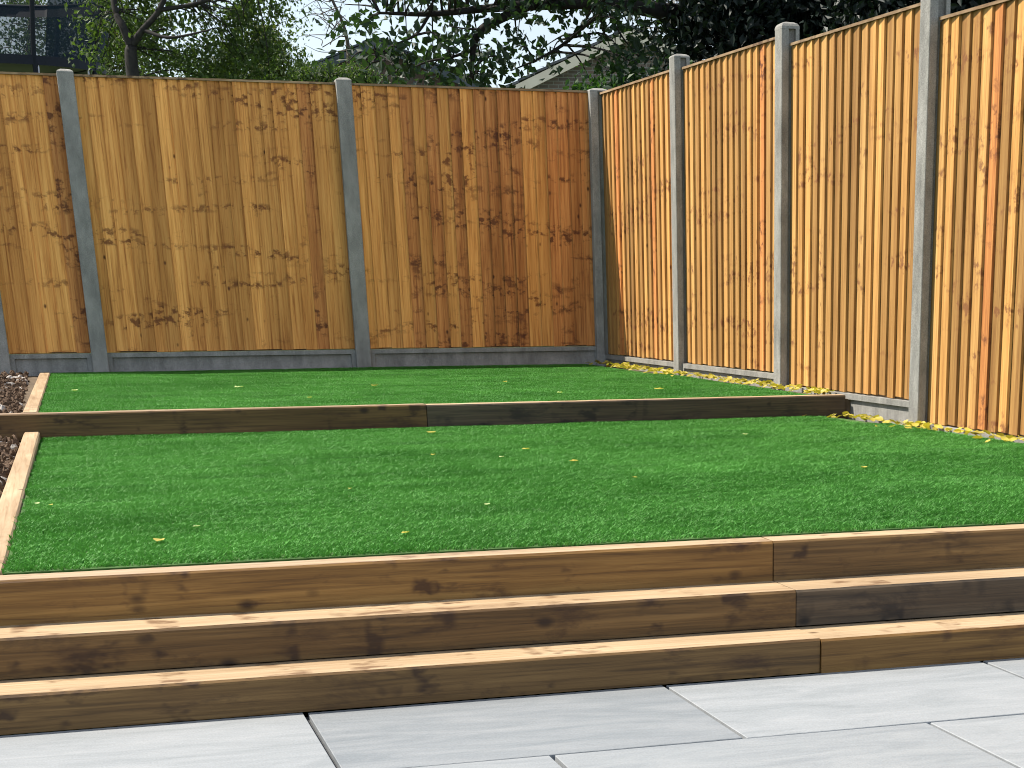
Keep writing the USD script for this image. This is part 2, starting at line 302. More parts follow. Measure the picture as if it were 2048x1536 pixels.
# ------------------------------------------------------------------ levels of the garden
CX, CY = 4.157, 14.687                    # the corner post
SLANT = 0.0156                            # the right fence leans this little away from square
Z_UP, Z_STEP = 0.3775, 0.300              # upper lawn, top of the front sleepers
Y_FRONT, Y_UP = 4.757, 9.823              # front faces of the top step and of the upper sleepers
TREAD = 0.177
SPACING = 1.915


def right_x(y):
    return CX + SLANT * (CY - y)


def left_x(y):                            # the lawn's edge along the left border
    return -0.184 + (y - 5.1) * 0.0152


def lawn_z(y):
    return 0.304 - (y - Y_FRONT) * 0.0078


# terrain: one sheet to the horizon, lower than the patio under it, a bank rising beyond the back fence
def terrain_z(x, y):
    d = np.maximum(y - 15.2, 0) + 0.35 * np.maximum(x - 7.0, 0) * (y > 8)
    hill = 0.30 + np.interp(d, [0, 1, 10, 25, 40, 60, 120, 900], [0, 0.05, 1.35, 3.6, 3.2, 3.0, 4.0, 6.0])
    low = np.where(y > 9.9, 0.22, np.where(y > 4.9, 0.12, -0.09))
    w = np.clip((y - 14.9) / 0.3, 0, 1)
    w = np.maximum(w, np.clip((x - 4.5) / 0.3, 0, 1) * (y > 5.0))
    return low * (1 - w) + hill * w


gx = np.unique(np.concatenate([np.linspace(-900, -20, 14), np.linspace(-20, 30, 126), np.linspace(30, 900, 16)]))
gy = np.unique(np.concatenate([np.linspace(-900, -5, 12), np.linspace(-5, 20, 126), np.linspace(20, 70, 51), np.linspace(70, 900, 16)]))
GX, GY = np.meshgrid(gx, gy)
GZ = terrain_z(GX, GY) + (meshkit.fbm(np.stack([GX * 0.35, GY * 0.35, GX * 0], -1), 3, 5) - 0.5) * np.clip((GY - 15.6) / 2, 0, 1) * 0.5
nx = len(gx)
ii, jj = np.meshgrid(np.arange(len(gy) - 1), np.arange(nx - 1), indexing='ij')
quads = np.stack([ii * nx + jj, ii * nx + jj + 1, (ii + 1) * nx + jj + 1, (ii + 1) * nx + jj], -1).reshape(-1, 4)
tag(obj('ground', (np.stack([GX, GY, GZ], -1).reshape(-1, 3), quads), M['field'], smooth=True), kind='structure')

# patio: bedding with recessed joints, every slab its own piece
patio = UsdGeom.Xform.Define(stage, '/World/patio').GetPrim()
tag(patio, kind='structure')
Y_EDGE = Y_FRONT - 2 * TREAD
obj('bedding', bx(-3.2, 6.5, -1.0, Y_EDGE + 0.01, -0.06, -0.014), M['mortar'], patio)
W_S, D_S, GAP = 0.912, 0.622, 0.011


def slab(x0, x1, y0, y1, rng):
    z = rng.uniform(-0.0015, 0.0015)
    c = 0.0016
    v, e = [], 0.0
    j = lambda: rng.uniform(-0.001, 0.001)
    b = [(x0 + j(), y0 + j()), (x1 + j(), y0 + j()), (x1 + j(), y1 + j()), (x0 + j(), y1 + j())]
    top = [(b[0][0] + c, b[0][1] + c), (b[1][0] - c, b[1][1] + c), (b[2][0] - c, b[2][1] - c), (b[3][0] + c, b[3][1] - c)]
    v = [(*p, -0.02) for p in b] + [(*p, z - c) for p in b] + [(*p, z + rng.uniform(-0.0006, 0.0006)) for p in top]
    f = []
    for k in range(4):
        n = (k + 1) % 4
        f += [[k, n, 4 + n, 4 + k], [4 + k, 4 + n, 8 + n, 8 + k]]
    return np.array(v), np.array(f + [[8, 9, 10, 11]])


srng = np.random.default_rng(11)
SLAB_X0 = 0.467
tones = {(0, 0): 'slab_pale', (0, 1): 'slab_grey', (0, 2): 'slab_pale', (0, 3): 'slab_mid', (1, 0): 'slab_mid', (1, 1): 'slab_mid', (1, 2): 'slab_pale', (1, 3): 'slab_pale'}
for row in range(8):
    y1 = Y_EDGE - 0.004 - row * D_S
    for k in range(-3, 5):
        x0 = SLAB_X0 + (k - 1) * W_S + (0.5 * W_S if row % 2 else 0)
        t = tones.get((row, k), srng.choice(['slab_pale', 'slab_grey', 'slab_mid'], p=[0.5, 0.15, 0.35]))
        obj('paving_slab', slab(x0 + GAP / 2, x0 + W_S - GAP / 2, y1 - D_S + GAP, y1, srng), M[t], patio)

# soil that the lawns lie on, and the planting bed to the left of them
soil = [bx(-0.3, right_x(9.9) + 0.02, Y_UP + 0.02, CY + 0.02, 0.15, Z_UP - 0.02), bx(-0.3, right_x(4.9) + 0.05, Y_FRONT + 0.05, Y_UP + 0.03, 0.05, 0.245)]
tag(obj('soil', join(*soil), M['soil']), kind='structure')


def bed_sheet(x0, x1, y0, y1, z, seed):
    xs, ys = np.linspace(x0, x1, 40), np.linspace(y0, y1, 80)
    X, Y = np.meshgrid(xs, ys)
    X = X + (Y - y0) * 0.0152 * (X > x1 - 0.2)
    Zv = z + (meshkit.fbm(np.stack([X * 7, Y * 7, X * 0], -1), 3, seed) - 0.5) * 0.06
    i, j = np.meshgrid(np.arange(79), np.arange(39), indexing='ij')
    return np.stack([X, Y, Zv], -1).reshape(-1, 3), np.stack([i * 40 + j, i * 40 + j + 1, (i + 1) * 40 + j + 1, (i + 1) * 40 + j], -1).reshape(-1, 4)


b1, b2 = bed_sheet(-2.2, -0.25, 4.9, 9.82, 0.245, 3), bed_sheet(-2.2, -0.19, 9.83, 14.6, 0.345, 4)
tag(obj('planting_bed', join(trimesh.Trimesh(b1[0], np.vstack([b1[1][:, :3], b1[1][:, [0, 2, 3]]]), process=False), trimesh.Trimesh(b2[0], np.vstack([b2[1][:, :3], b2[1][:, [0, 2, 3]]]), process=False)), M['soil'], smooth=True), kind='structure')


# ------------------------------------------------------------------ lawns
def turf_sheet(y0, y1, zf, xl, xr, thick):
    ys = np.linspace(y0, y1, 30)
    v = []
    for y in ys:
        z = zf(y)
        v += [(xl(y), y, z - thick), (xl(y), y, z), (xr(y), y, z), (xr(y), y, z - thick)]
    f = []
    for k in range(len(ys) - 1):
        for e in range(3):
            f.append([4 * k + e, 4 * k + e + 1, 4 * k + 4 + e + 1, 4 * k + 4 + e])
    f += [[0, 3, 2, 1], [4 * (len(ys) - 1), 4 * (len(ys) - 1) + 1, 4 * (len(ys) - 1) + 2, 4 * (len(ys) - 1) + 3]]
    return np.array(v), np.array(f)


LAWNS = [('lower', Y_FRONT + 0.105, Y_UP - 0.004, lawn_z, lambda y: left_x(y) + 0.004, lambda y: right_x(y) - 0.14),
         ('upper', Y_UP + 0.085, CY - 0.075, lambda y: Z_UP - 0.006, lambda y: left_x(y) + 0.004, lambda y: right_x(y) - 0.15)]


def grass_patch(size, n, rng):
    x, y = rng.uniform(-size / 2, size / 2, (2, n))
    h = rng.uniform(0.006, 0.0125, n); w = rng.uniform(0.0012, 0.0020, n)
    a = rng.uniform(0, 2 * np.pi, n); lean = rng.uniform(0.5, 1.7, n) * h
    la = rng.normal(-np.pi / 2 + 0.4, 1.1, n)      # the pile lies towards the patio
    dx, dy = np.cos(a) * w, np.sin(a) * w
    lx, ly = np.cos(la) * lean, np.sin(la) * lean
    z0 = np.full(n, -0.002)
    P = [np.stack(p, -1) for p in ((x - dx, y - dy, z0), (x + dx, y + dy, z0), (x - dx * .8 + lx * .35, y - dy * .8 + ly * .35, h * .62), (x + dx * .8 + lx * .35, y + dy * .8 + ly * .35, h * .62), (x + lx, y + ly, h))]
    v = np.stack(P, 1).reshape(-1, 3)
    b = np.arange(n)[:, None] * 5
    f = np.concatenate([b + [0, 1, 3], b + [0, 3, 2], b + [2, 3, 4]], 0)
    return v, f


grng = np.random.default_rng(21)
SIZE = 0.14
for which, y0, y1, zf, xl, xr in LAWNS:
    tag(obj('lawn', turf_sheet(y0, y1, zf, xl, xr, 0.016), M['turf_backing']), kind='structure')
    pi = UsdGeom.PointInstancer.Define(stage, numbered('/World', 'grass'))
    tag(pi, {'lower': 'short bright green artificial grass of the wide lower lawn above the steps', 'upper': 'short green artificial grass of the narrow upper lawn before the back fence'}[which], 'grass', kind='stuff')
    protos = []
    for k in range(5):
        m = usdkit.mesh(stage, f'{pi.GetPath()}/turf_tuft' + (f'_{k:03d}' if k else ''), grass_patch(SIZE, 620, grng), M['grass'])
        protos.append(m.GetPath())
    pi.CreatePrototypesRel().SetTargets(protos)
    pos, idx, orn, scl = [], [], [], []
    st = SIZE * 0.86
    for yy in np.arange(y0 + SIZE * 0.56, y1 - SIZE * 0.35, st):
        for xx in np.arange(xl(yy) + SIZE * 0.52, xr(yy) - SIZE * 0.40, st):
            jx, jy = grng.uniform(-0.008, 0.008, 2)
            pos.append((xx + jx, yy + jy, zf(yy)))
            idx.append(int(grng.integers(5)))
            ang = grng.uniform(-0.3, 0.3)
            orn.append(Gf.Quath(math.cos(ang / 2), 0, 0, math.sin(ang / 2)))
            hn = 0.72 + 0.6 * float(meshkit.noise(np.array([xx * 2.6, yy * 4.5, 1.0]), 9))
            scl.append((1.0, 1.0, hn))
    pi.CreatePositionsAttr(Vt.Vec3fArray([Gf.Vec3f(*map(float, p)) for p in pos]))
    pi.CreateProtoIndicesAttr(Vt.IntArray(idx))
    pi.CreateOrientationsAttr(Vt.QuathArray(orn))
    pi.CreateScalesAttr(Vt.Vec3fArray([Gf.Vec3f(*s) for s in scl]))


# ------------------------------------------------------------------ timber sleepers
def sleeper(length, depth, height, rng, bow=0.002):
    """A sawn sleeper along x from 0, its front face at y = 0, its top at z = 0: chamfered arrises, a little bowed and waned."""
    n = max(8, int(length / 0.08))
    xs = np.linspace(0, length, n + 1)
    c = 0.006
    prof = [(0, -height), (0, -c), (c, 0), (depth - c, 0), (depth, -c), (depth, -height)]
    sd = rng.integers(1000)
    V = []
    for x in xs:
        for k, (y, z) in enumerate(prof):
            q = meshkit.noise(np.array([x * 3.0, k * 1.7, 0.5]), int(sd)) - 0.5
            q2 = meshkit.noise(np.array([x * 9.0, k * 3.1, 4.5]), int(sd)) - 0.5
            V.append((x, y + (q * bow + q2 * 0.0012) * (1 if k < 3 else 0.5), z + ((q * bow + q2 * 0.0012) if 0 < k < 5 else 0)))
    m = len(prof)
    f = []
    for i in range(n):
        for k in range(m):
            a, b = i * m + k, i * m + (k + 1) % m
            f.append([a, a + m, b + m, b])
    tri = [[q[0], q[1], q[2]] for q in f] + [[q[0], q[2], q[3]] for q in f]
    e = n * m
    tri += [[0, k, k + 1] for k in range(1, m - 1)] + [[e, e + k + 1, e + k] for k in range(1, m - 1)]
    return trimesh.Trimesh(np.array(V), np.array(tri), process=False)


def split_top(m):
    """The timber without its top, and the top face, kept apart for a paler wood with sunlight painted in."""
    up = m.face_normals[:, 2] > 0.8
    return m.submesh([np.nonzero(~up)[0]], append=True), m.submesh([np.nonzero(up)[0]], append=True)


wrng = np.random.default_rng(5)
JOINT = 1.8155


def lay(name, mesh, mat, label, group, loc, rot=0.0):
    t = mesh.copy()
    x = UsdGeom.Xform.Define(stage, numbered('/World', name))
    x.AddTranslateOp().Set(Gf.Vec3d(*map(float, loc)))
    if rot:
        x.AddRotateZOp().Set(rot)
    tag(x, label, 'sleeper', group)
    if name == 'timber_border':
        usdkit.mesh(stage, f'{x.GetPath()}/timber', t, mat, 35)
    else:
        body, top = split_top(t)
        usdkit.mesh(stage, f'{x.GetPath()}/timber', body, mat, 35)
        usdkit.mesh(stage, f'{x.GetPath()}/worn_top', top, M['worn_tread'], 35)  # same timber, its top coloured lighter to look sunlit
    return x


G_ST = 'timber sleepers of the three front steps'
steps = [(Y_FRONT, Z_STEP, 0.110, 0.1, 'sleeper_gold', 'sleeper_brown', 'golden brown top sleeper of the steps, long left piece edging the lower lawn', 'short knotty top sleeper of the steps, right of the dark upright joint'),
         (Y_FRONT - TREAD, 0.1915, 0.098, 0.2, 'sleeper_brown', 'sleeper_dark', 'brown middle step sleeper with a round black knot, left of the joint', 'dark grey middle step sleeper, right of the joint'),
         (Y_EDGE, 0.0915, 0.0915, 0.2, 'sleeper_brown', 'sleeper_gold', 'pale brown bottom step sleeper along the paving, left of the joint', 'reddish brown bottom step sleeper against the paving, right of the joint')]
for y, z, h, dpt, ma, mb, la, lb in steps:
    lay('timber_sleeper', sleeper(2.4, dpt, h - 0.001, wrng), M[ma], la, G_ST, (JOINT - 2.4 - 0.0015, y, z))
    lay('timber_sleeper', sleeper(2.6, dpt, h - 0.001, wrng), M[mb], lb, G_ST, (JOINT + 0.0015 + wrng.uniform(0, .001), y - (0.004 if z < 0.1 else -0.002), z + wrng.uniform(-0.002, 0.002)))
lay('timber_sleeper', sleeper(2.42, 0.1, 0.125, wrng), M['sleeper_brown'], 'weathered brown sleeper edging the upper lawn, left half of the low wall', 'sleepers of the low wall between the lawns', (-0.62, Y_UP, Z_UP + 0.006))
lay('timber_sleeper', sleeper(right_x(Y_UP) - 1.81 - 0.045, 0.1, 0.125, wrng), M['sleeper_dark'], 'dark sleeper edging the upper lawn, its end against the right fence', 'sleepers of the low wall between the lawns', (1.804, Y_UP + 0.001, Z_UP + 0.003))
a1 = math.degrees(math.atan(0.0152))
for y0, y1, z, lab in ((Y_FRONT + 0.103, Y_UP - 0.003, 0.302, 'pale sunlit timber border along the left edge of the lower lawn'), (Y_UP + 0.103, CY - 0.12, Z_UP + 0.008, 'pale sunlit timber border along the left edge of the upper lawn')):
    s = sleeper(y1 - y0, 0.072, 0.11, wrng)
    lay('timber_border', s, M['sleeper_edge'], lab, None, (left_x(y0), y0, z if z > 0.35 else lawn_z((y0 + y1) / 2) + 0.016), 90 - a1)


# ------------------------------------------------------------------ fence
def to_fence(mesh, origin, right):
    """A mesh in fence coordinates (u along, n towards the garden, z up) put into the world at a fence's origin."""
    if right:   # u runs towards the camera, n towards -x
        a = SLANT
        Mx = np.array([[math.sin(a), -math.cos(a), 0], [-math.cos(a), -math.sin(a), 0], [0, 0, 1.0]])
    else:       # u runs to the left, n towards -y
        Mx = np.array([[-1.0, 0, 0], [0, -1.0, 0], [0, 0, 1.0]])
    v = np.asarray(mesh.vertices) @ Mx.T + np.array([origin[0], origin[1], 0])
    f = np.asarray(mesh.faces)
    if np.linalg.det(Mx) < 0:
        f = f[:, ::-1]
    return trimesh.Trimesh(v, f, process=False)


SET_BACK = 0.017          # the panels sit behind the middle of the posts


def prism(poly, z0, z1):
    m = trimesh.creation.extrude_polygon(Polygon(poly), z1 - z0, engine='earcut')
    m.apply_translation((0, 0, z0))
    return m


frng = np.random.default_rng(17)


def fence_panel(label, u0, u1, z0, z1, right, mats, weights, flip=False, red_at=None):
    t = thing('fence', label, 'fence panel', group='feather edge fence panels between concrete posts')
    n = int(round((u1 - u0) / (0.1075 if right else 0.092)))
    e = (u1 - u0 - 0.02) / n
    for k in range(n):
        a = u0 + e * k + frng.uniform(-0.006, 0.006)
        b = a + e + 0.018
        j = frng.uniform(-0.0012, 0.0012)
        lean = frng.uniform(-0.0025, 0.0025)
        if flip:
            poly = [(b, -0.001), (b, 0.004 + j), (a, 0.024 + j), (a, 0.0065)]
        else:
            poly = [(a, -0.001), (a, 0.004 + j), (b, 0.021 + j), (b, 0.0065)]
        if Polygon(poly).exterior.is_ccw is False:
            poly = poly[::-1]
        m = prism(poly, z0 + 0.002 + frng.uniform(-0.002, 0.008), z1 - 0.0185)
        m.vertices[:, 0] += lean * (m.vertices[:, 2] - z0) / 1.83
        obj('board', to_fence(m, (CX + SET_BACK * right, CY + SET_BACK * (not right)), right), M[('fence_wood_red' if frng.uniform() < np.interp((a - u0) / (u1 - u0), *red_at) else 'fence_wood') if red_at else frng.choice(mats, p=weights)], t)
    cap = prism([(u0 + .0195, -0.032), (u1 - .0195, -0.032), (u1 - .0195, 0.026), (u0 + .0195, 0.026)], z1 - 0.017, z1)
    cap.vertices[:, 2] += np.where(cap.vertices[:, 2] > z1 - 0.008, -0.12 * np.abs(cap.vertices[:, 1]), 0)
    obj('capping_rail', to_fence(cap, (CX + SET_BACK * right, CY + SET_BACK * (not right)), right), M['cap_wood'], t)
    obj('bottom_rail', to_fence(prism([(u0 + .022, -0.045), (u1 - .022, -0.045), (u1 - .022, -0.002), (u0 + .022, -0.002)], z0 - 0.002, z0 + 0.04), (CX + SET_BACK * right, CY + SET_BACK * (not right)), right), M['cap_wood'], t)
    for zr in (z0 + 0.25, (z0 + z1) / 2, z1 - 0.27):
        obj('arris_rail', to_fence(prism([(u0 + .022, -0.045), (u1 - .022, -0.045), (u1 - .022, -0.002), (u0 + .022, -0.002)], zr - 0.035, zr + 0.035), (CX + SET_BACK * right, CY + SET_BACK * (not right)), right), M['cap_wood'], t)
    return t


HP = 0.056           # half of a post's width


def post(label, u, z0, z1, right, corner=False, rounded=False, HP=0.056):
    t = thing('fence_post', label, 'fence post', group='slotted grey concrete fence posts')
    lo, hi, d = -0.031, 0.012, 0.022
    c = 0.006
    poly = Polygon([(-HP, -HP), (HP, -HP), (HP, HP), (-HP, HP)]).buffer(-c, join_style=2).buffer(c, resolution=2)
    cut = [Polygon([(HP - d, lo), (HP + .1, lo), (HP + .1, hi), (HP - d, hi)])]
    cut.append(Polygon([(lo, HP - d), (hi, HP - d), (hi, HP + .1), (lo, HP + .1)]) if corner else Polygon([(-HP - .1, lo), (-HP + d, lo), (-HP + d, hi), (-HP - .1, hi)]))
    for q in cut:
        poly = poly.difference(q)
    shaft = trimesh.creation.extrude_polygon(poly, z1 - z0 - 0.02, engine='earcut')
    shaft.apply_translation((u, 0, z0))
    obj('shaft', to_fence(shaft, (CX, CY), right), M['concrete'], t)
    hw = HP
    v = []
    lv = [(0, 1.0), (0.008, 0.98), (0.016, 0.82), (0.024, 0.5)] if not rounded else [(0, 1.0), (0.014, 0.97), (0.027, 0.82), (0.036, 0.5), (0.039, 0.2)]
    for dz, sc in lv:
        v += [(u - hw * sc, -HP * sc, z1 - 0.0195 + dz), (u + hw * sc, -HP * sc, z1 - 0.0195 + dz), (u + hw * sc, HP * sc, z1 - 0.0195 + dz), (u - hw * sc, HP * sc, z1 - 0.0195 + dz)]
    f = []
    for k in range(len(lv) - 1):
        for q in range(4):
            a, b = 4 * k + q, 4 * k + (q + 1) % 4
            f += [[a, b, b + 4], [a, b + 4, a + 4]]
    e = 4 * (len(lv) - 1)
    f += [[e, e + 1, e + 2], [e, e + 2, e + 3], [0, 2, 1], [0, 3, 2]]
    obj('weathered_top', to_fence(trimesh.Trimesh(np.array(v), np.array(f), process=False), (CX, CY), right), M['concrete'], t)
    return t


def gravel_board(label, u0, u1, z1, right, h=0.15):
    t = thing('gravel_board', label, 'gravel board', group='recessed concrete gravel boards under the fence panels')
    back = bx(u0, u1, -0.022, 0.010, z1 - h, z1)
    rim = [bx(u0, u1, 0.0098, 0.026, z1 - 0.030, z1 - 0.0004), bx(u0, u1, 0.0098, 0.026, z1 - h + 0.0004, z1 - h + 0.028), bx(u0 + .0004, u0 + 0.05, 0.0098, 0.0255, z1 - h + 0.028, z1 - 0.03), bx(u1 - 0.05, u1 - .0004, 0.0098, 0.0255, z1 - h + 0.028, z1 - 0.03)]
    obj('slab', to_fence(back, (CX, CY), right), M['concrete'], t)
    obj('raised_rim', to_fence(join(*rim), (CX, CY), right), M['concrete'], t)
    return t


U_B2, U_B1, U_B0 = 1.929, 1.929 + 1.915, 1.929 + 1.915 + 0.672
IN = HP - 0.018
ZB, ZT = 0.510, 2.352
post('grey concrete corner post where the back and right fences meet', 0.012, -0.1, 2.36, False, corner=True, HP=0.072)
post('grey concrete post in the middle of the back fence, between its two wide panels', U_B2, -0.1, 2.376, False)
post('grey concrete post between the narrow left panel and a wide panel of the back fence', U_B1, -0.1, 2.372, False)
post('grey concrete post at the far left end of the back fence, cut by the frame', U_B0, -0.1, 2.372, False)
fence_panel('darker reddish back fence panel with dark stains, next to the corner', IN, U_B2 - IN, ZB, ZT, False, ['fence_wood'], [1.0], red_at=([0, .35, .75], [1.0, .75, .1]))
fence_panel('wide golden back fence panel left of the middle post, dotted with dark knots', U_B2 + IN, U_B1 - IN, ZB, ZT, False, ['fence_wood', 'fence_wood_pale'], [0.75, 0.25], red_at=([0, .2, 1], [.3, .0, 0]))
fence_panel('narrow back fence panel at the far left under the trampoline', U_B1 + IN, U_B0 - IN, ZB, ZT, False, ['fence_wood', 'fence_wood_red'], [0.6, 0.4])
gravel_board('grey concrete gravel board under the reddish back panel by the corner', IN, U_B2 - IN, ZB - 0.003, False)
gravel_board('grey concrete gravel board under the wide golden back panel', U_B2 + IN, U_B1 - IN, ZB - 0.003, False)
gravel_board('short concrete gravel board under the narrow left back panel', U_B1 + IN, U_B0 - IN, ZB - 0.003, False)
RP = [(0.449, 2.335), (0.449, 2.325), (0.389, 2.267), (0.287, 2.178)]
RL = ['right fence panel beside the corner, reddest and farthest of the right fence', 'right fence panel behind the upper lawn, between the two shorter posts', 'right fence panel at whose foot the upper sleeper wall ends', 'right fence panel nearest the camera, cut by the right frame edge']
GL = ['concrete gravel board beside the corner under the farthest right panel', 'concrete gravel board along the upper lawn in front of the sleeper wall end', 'half bared concrete gravel board at the end of the sleeper wall', 'nearly buried concrete gravel board with leaves at the right frame edge']
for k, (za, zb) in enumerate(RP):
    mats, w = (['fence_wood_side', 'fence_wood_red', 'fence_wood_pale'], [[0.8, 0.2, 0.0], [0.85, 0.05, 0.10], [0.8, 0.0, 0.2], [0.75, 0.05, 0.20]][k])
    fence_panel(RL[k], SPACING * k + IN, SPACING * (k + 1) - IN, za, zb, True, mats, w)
    gravel_board(GL[k], SPACING * k + IN, SPACING * (k + 1) - IN, za - 0.003, True)
gravel_board('lower concrete gravel board stacked under another, beside the sleeper wall end', SPACING * 2 + IN, SPACING * 3 - IN, 0.389 - 0.157, True)
post('grey concrete post of the right fence nearest the corner', SPACING, -0.1, 2.402, True)
post('grey concrete post with a rounded top in the middle of the right fence', SPACING * 2, -0.1, 2.36, True, rounded=True)
post('tall grey concrete post of the right fence nearest the camera', SPACING * 3, -0.1, 2.33, True)


# ------------------------------------------------------------------ leaves on the ground and bark in the bed
def fallen_leaf(size, rng):
    n = 7
    t = np.linspace(0, 1, n)
    w = np.sin(np.pi * np.clip(t * 0.95 + 0.03, 0, 1)) ** 0.8 * 0.32
    cu = rng.uniform(0.05, 0.3)
    V = []
    for k in range(n):
        z = cu * (t[k] - 0.5) ** 2 + 0.02
        V += [(t[k] - .5, -w[k], z + w[k] * rng.uniform(0.1, 0.5)), (t[k] - .5, 0, z), (t[k] - .5, w[k], z + w[k] * rng.uniform(0.1, 0.5))]
    V = np.array(V) * size
    f = []
    for k in range(n - 1):
        for q in (0, 1):
            a = 3 * k + q
            f += [[a, a + 3, a + 4], [a, a + 4, a + 1]]
    return trimesh.Trimesh(V, np.array(f), process=False)


lrng = np.random.default_rng(33)
spots = [(75, 1016, .028), (103, 1019, .02), (320, 1099, .05), (395, 1067, .022), (862, 862, .05), (1052, 899, .04), (1003, 916, .03), (1148, 926, .04), (866, 911, .03), (975, 1021, .03), (812, 1083, .03),
         (1728, 942, .04), (1490, 868, .035), (700, 985, .022), (1270, 962, .022), (478, 779, .06), (750, 776, .06), (1318, 783, .07), (150, 786, .05), (620, 800, .035), (1010, 768, .04), (1120, 790, .04)]
LEAF_LABELS = ['pale leaf touching the left border of the lower lawn, outer of two', 'pale speck of a leaf by the left border of the lower lawn, inner of two',
               'largest yellow leaf near the left front of the lower lawn', 'small leaf just right of the largest yellow leaf on the lower lawn',
               'pale leaf at the foot of the low sleeper wall, left of centre', 'leaf on the lower lawn near the low wall, third from the left of that row',
               'leaf in the middle of the lower lawn, between two leaves nearer the wall', 'rightmost leaf of the central cluster on the lower lawn',
               'leaf just in front of the pale leaf at the sleeper wall', 'leaf alone in the centre of the lower lawn',
               'leaf lying close to the top step sleeper, left of centre', 'rightmost leaf on the lower lawn, before the tall fence post',
               'leaf on the lower lawn under the dark end of the sleeper wall', 'faint leaf left of centre in the middle of the lower lawn',
               'faint leaf right of centre in the middle of the lower lawn', 'leaf on the upper lawn before the wide golden panel',
               'yellow leaf on the upper lawn before the middle back post', 'largest leaf on the upper lawn, toward the right fence',
               'leaf on the upper lawn nearest its left border', 'leaf on the upper lawn close above the low wall, left of centre',
               'leaf on the upper lawn near the back gravel board', 'leaf on the upper lawn before the reddish back panel, close to the wall']
for i, (u, v, s) in enumerate(spots):
    up = v < 820
    p = ground_at(u, v, Z_UP) if up else ground_at(u, v, 0.29)
    z = (Z_UP if up else lawn_z(p[1])) + 0.013
    m = fallen_leaf(s, lrng)
    x = UsdGeom.Xform.Define(stage, numbered('/World', 'fallen_leaf'))
    x.AddTranslateOp().Set(Gf.Vec3d(float(p[0]), float(p[1]), float(z))); x.AddRotateZOp().Set(float(lrng.uniform(0, 360)))
    tag(x, LEAF_LABELS[i], 'leaf', 'leaves fallen on the ' + ('upper' if up else 'lower') + ' lawn')
    usdkit.mesh(stage, f'{x.GetPath()}/blade', m, M['fallen'] if (i % 3 or i == 2) else M['fallen_pale'], True)
ms = []
for k in range(800):
    y = lrng.uniform(6.2, 14.5)
    edge = right_x(y) - 0.04
    z = (Z_UP if y > Y_UP + 0.1 else lawn_z(y) + 0.0)
    if lrng.uniform() > (0.35 + 0.65 * meshkit.noise(np.array([y * 1.7, 0.3, 0.2]), 4)):
        continue
    m = fallen_leaf(lrng.uniform(0.03, 0.065), lrng)
    m.apply_transform(trimesh.transformations.euler_matrix(lrng.uniform(-.5, .5), lrng.uniform(-.5, .5), lrng.uniform(0, 6.3)))
    m.apply_translation((edge - abs(lrng.normal(0, 0.075)), y, z + lrng.uniform(0.0, 0.02)))
    ms.append(m)
tag(obj('leaf_litter', join(*ms), M['fallen'], smooth=True), 'yellow fallen leaves drifted along the foot of the right fence', 'leaves', kind='stuff')

brng = np.random.default_rng(44)
pi = UsdGeom.PointInstancer.Define(stage, '/World/bark_mulch')
tag(pi, 'brown bark chips and pale stones in the bed left of the lawns', 'mulch', kind='stuff')
pr = []
for k in range(5):
    s = trimesh.creation.icosphere(1)
    s.vertices *= (1, brng.uniform(.35, .6), brng.uniform(.2, .35)) if k < 3 else (1, .8, .6)
    s.vertices += brng.normal(0, .1, s.vertices.shape)
    pr.append(usdkit.mesh(stage, f'/World/bark_mulch/' + ('bark_chip' if k < 3 else 'pale_stone') + (f'_{k:03d}' if k else ''), s, M['chip_brown'] if k < 3 else M['chip_pale']).GetPath())
pi.CreatePrototypesRel().SetTargets(pr)
N = 14000
xs, ys = brng.uniform(-1.6, -0.2, N), brng.uniform(4.95, 14.6, N)
keep = (xs < left_x(ys) - 0.085) & ((ys < Y_UP - 0.02) | (ys > Y_UP + 0.12))
xs, ys = xs[keep], ys[keep]
zs = np.where(ys > Y_UP, 0.36, 0.262)
pi.CreatePositionsAttr(Vt.Vec3fArray([Gf.Vec3f(float(a), float(b), float(c)) for a, b, c in zip(xs, ys, zs + brng.uniform(-.012, .016, len(xs)))]))
pi.CreateProtoIndicesAttr(Vt.IntArray([int(k) for k in brng.choice(5, len(xs), p=[.32, .31, .31, .03, .03])]))
qs = brng.normal(size=(len(xs), 4)); qs /= np.linalg.norm(qs, axis=1, keepdims=True)
pi.CreateOrientationsAttr(Vt.QuathArray([Gf.Quath(*map(float, q)) for q in qs]))
pi.CreateScalesAttr(Vt.Vec3fArray([Gf.Vec3f(float(s)) for s in brng.uniform(.012, .034, len(xs))]))


# ------------------------------------------------------------------ trees and shrubs beyond the fence
def leaves(centres, size, rng, aspect=0.55, droop=0.4):
    """One folded leaf of four triangles at every centre, turned at random."""
    n = len(centres)
    d = rng.normal(size=(n, 3)); d[:, 2] -= droop; d /= np.linalg.norm(d, axis=1, keepdims=True)
    s = np.cross(d, rng.normal(size=(n, 3))); s /= np.linalg.norm(s, axis=1, keepdims=True)
    nn = np.cross(d, s)
    L_ = size * rng.uniform(0.65, 1.3, n)[:, None]
    W = L_ * aspect * 0.5
    base, tip = centres - d * L_ / 2, centres + d * L_ / 2
    mid = centres - d * L_ * 0.06
    l, r = mid - s * W + nn * W * 0.35, mid + s * W + nn * W * 0.35
    v = np.stack([base, l, tip, r, mid], 1).reshape(-1, 3)
    b = np.arange(n)[:, None] * 5
    return v, np.concatenate([b + [0, 4, 1], b + [1, 4, 2], b + [0, 3, 4], b + [4, 3, 2]], 0)


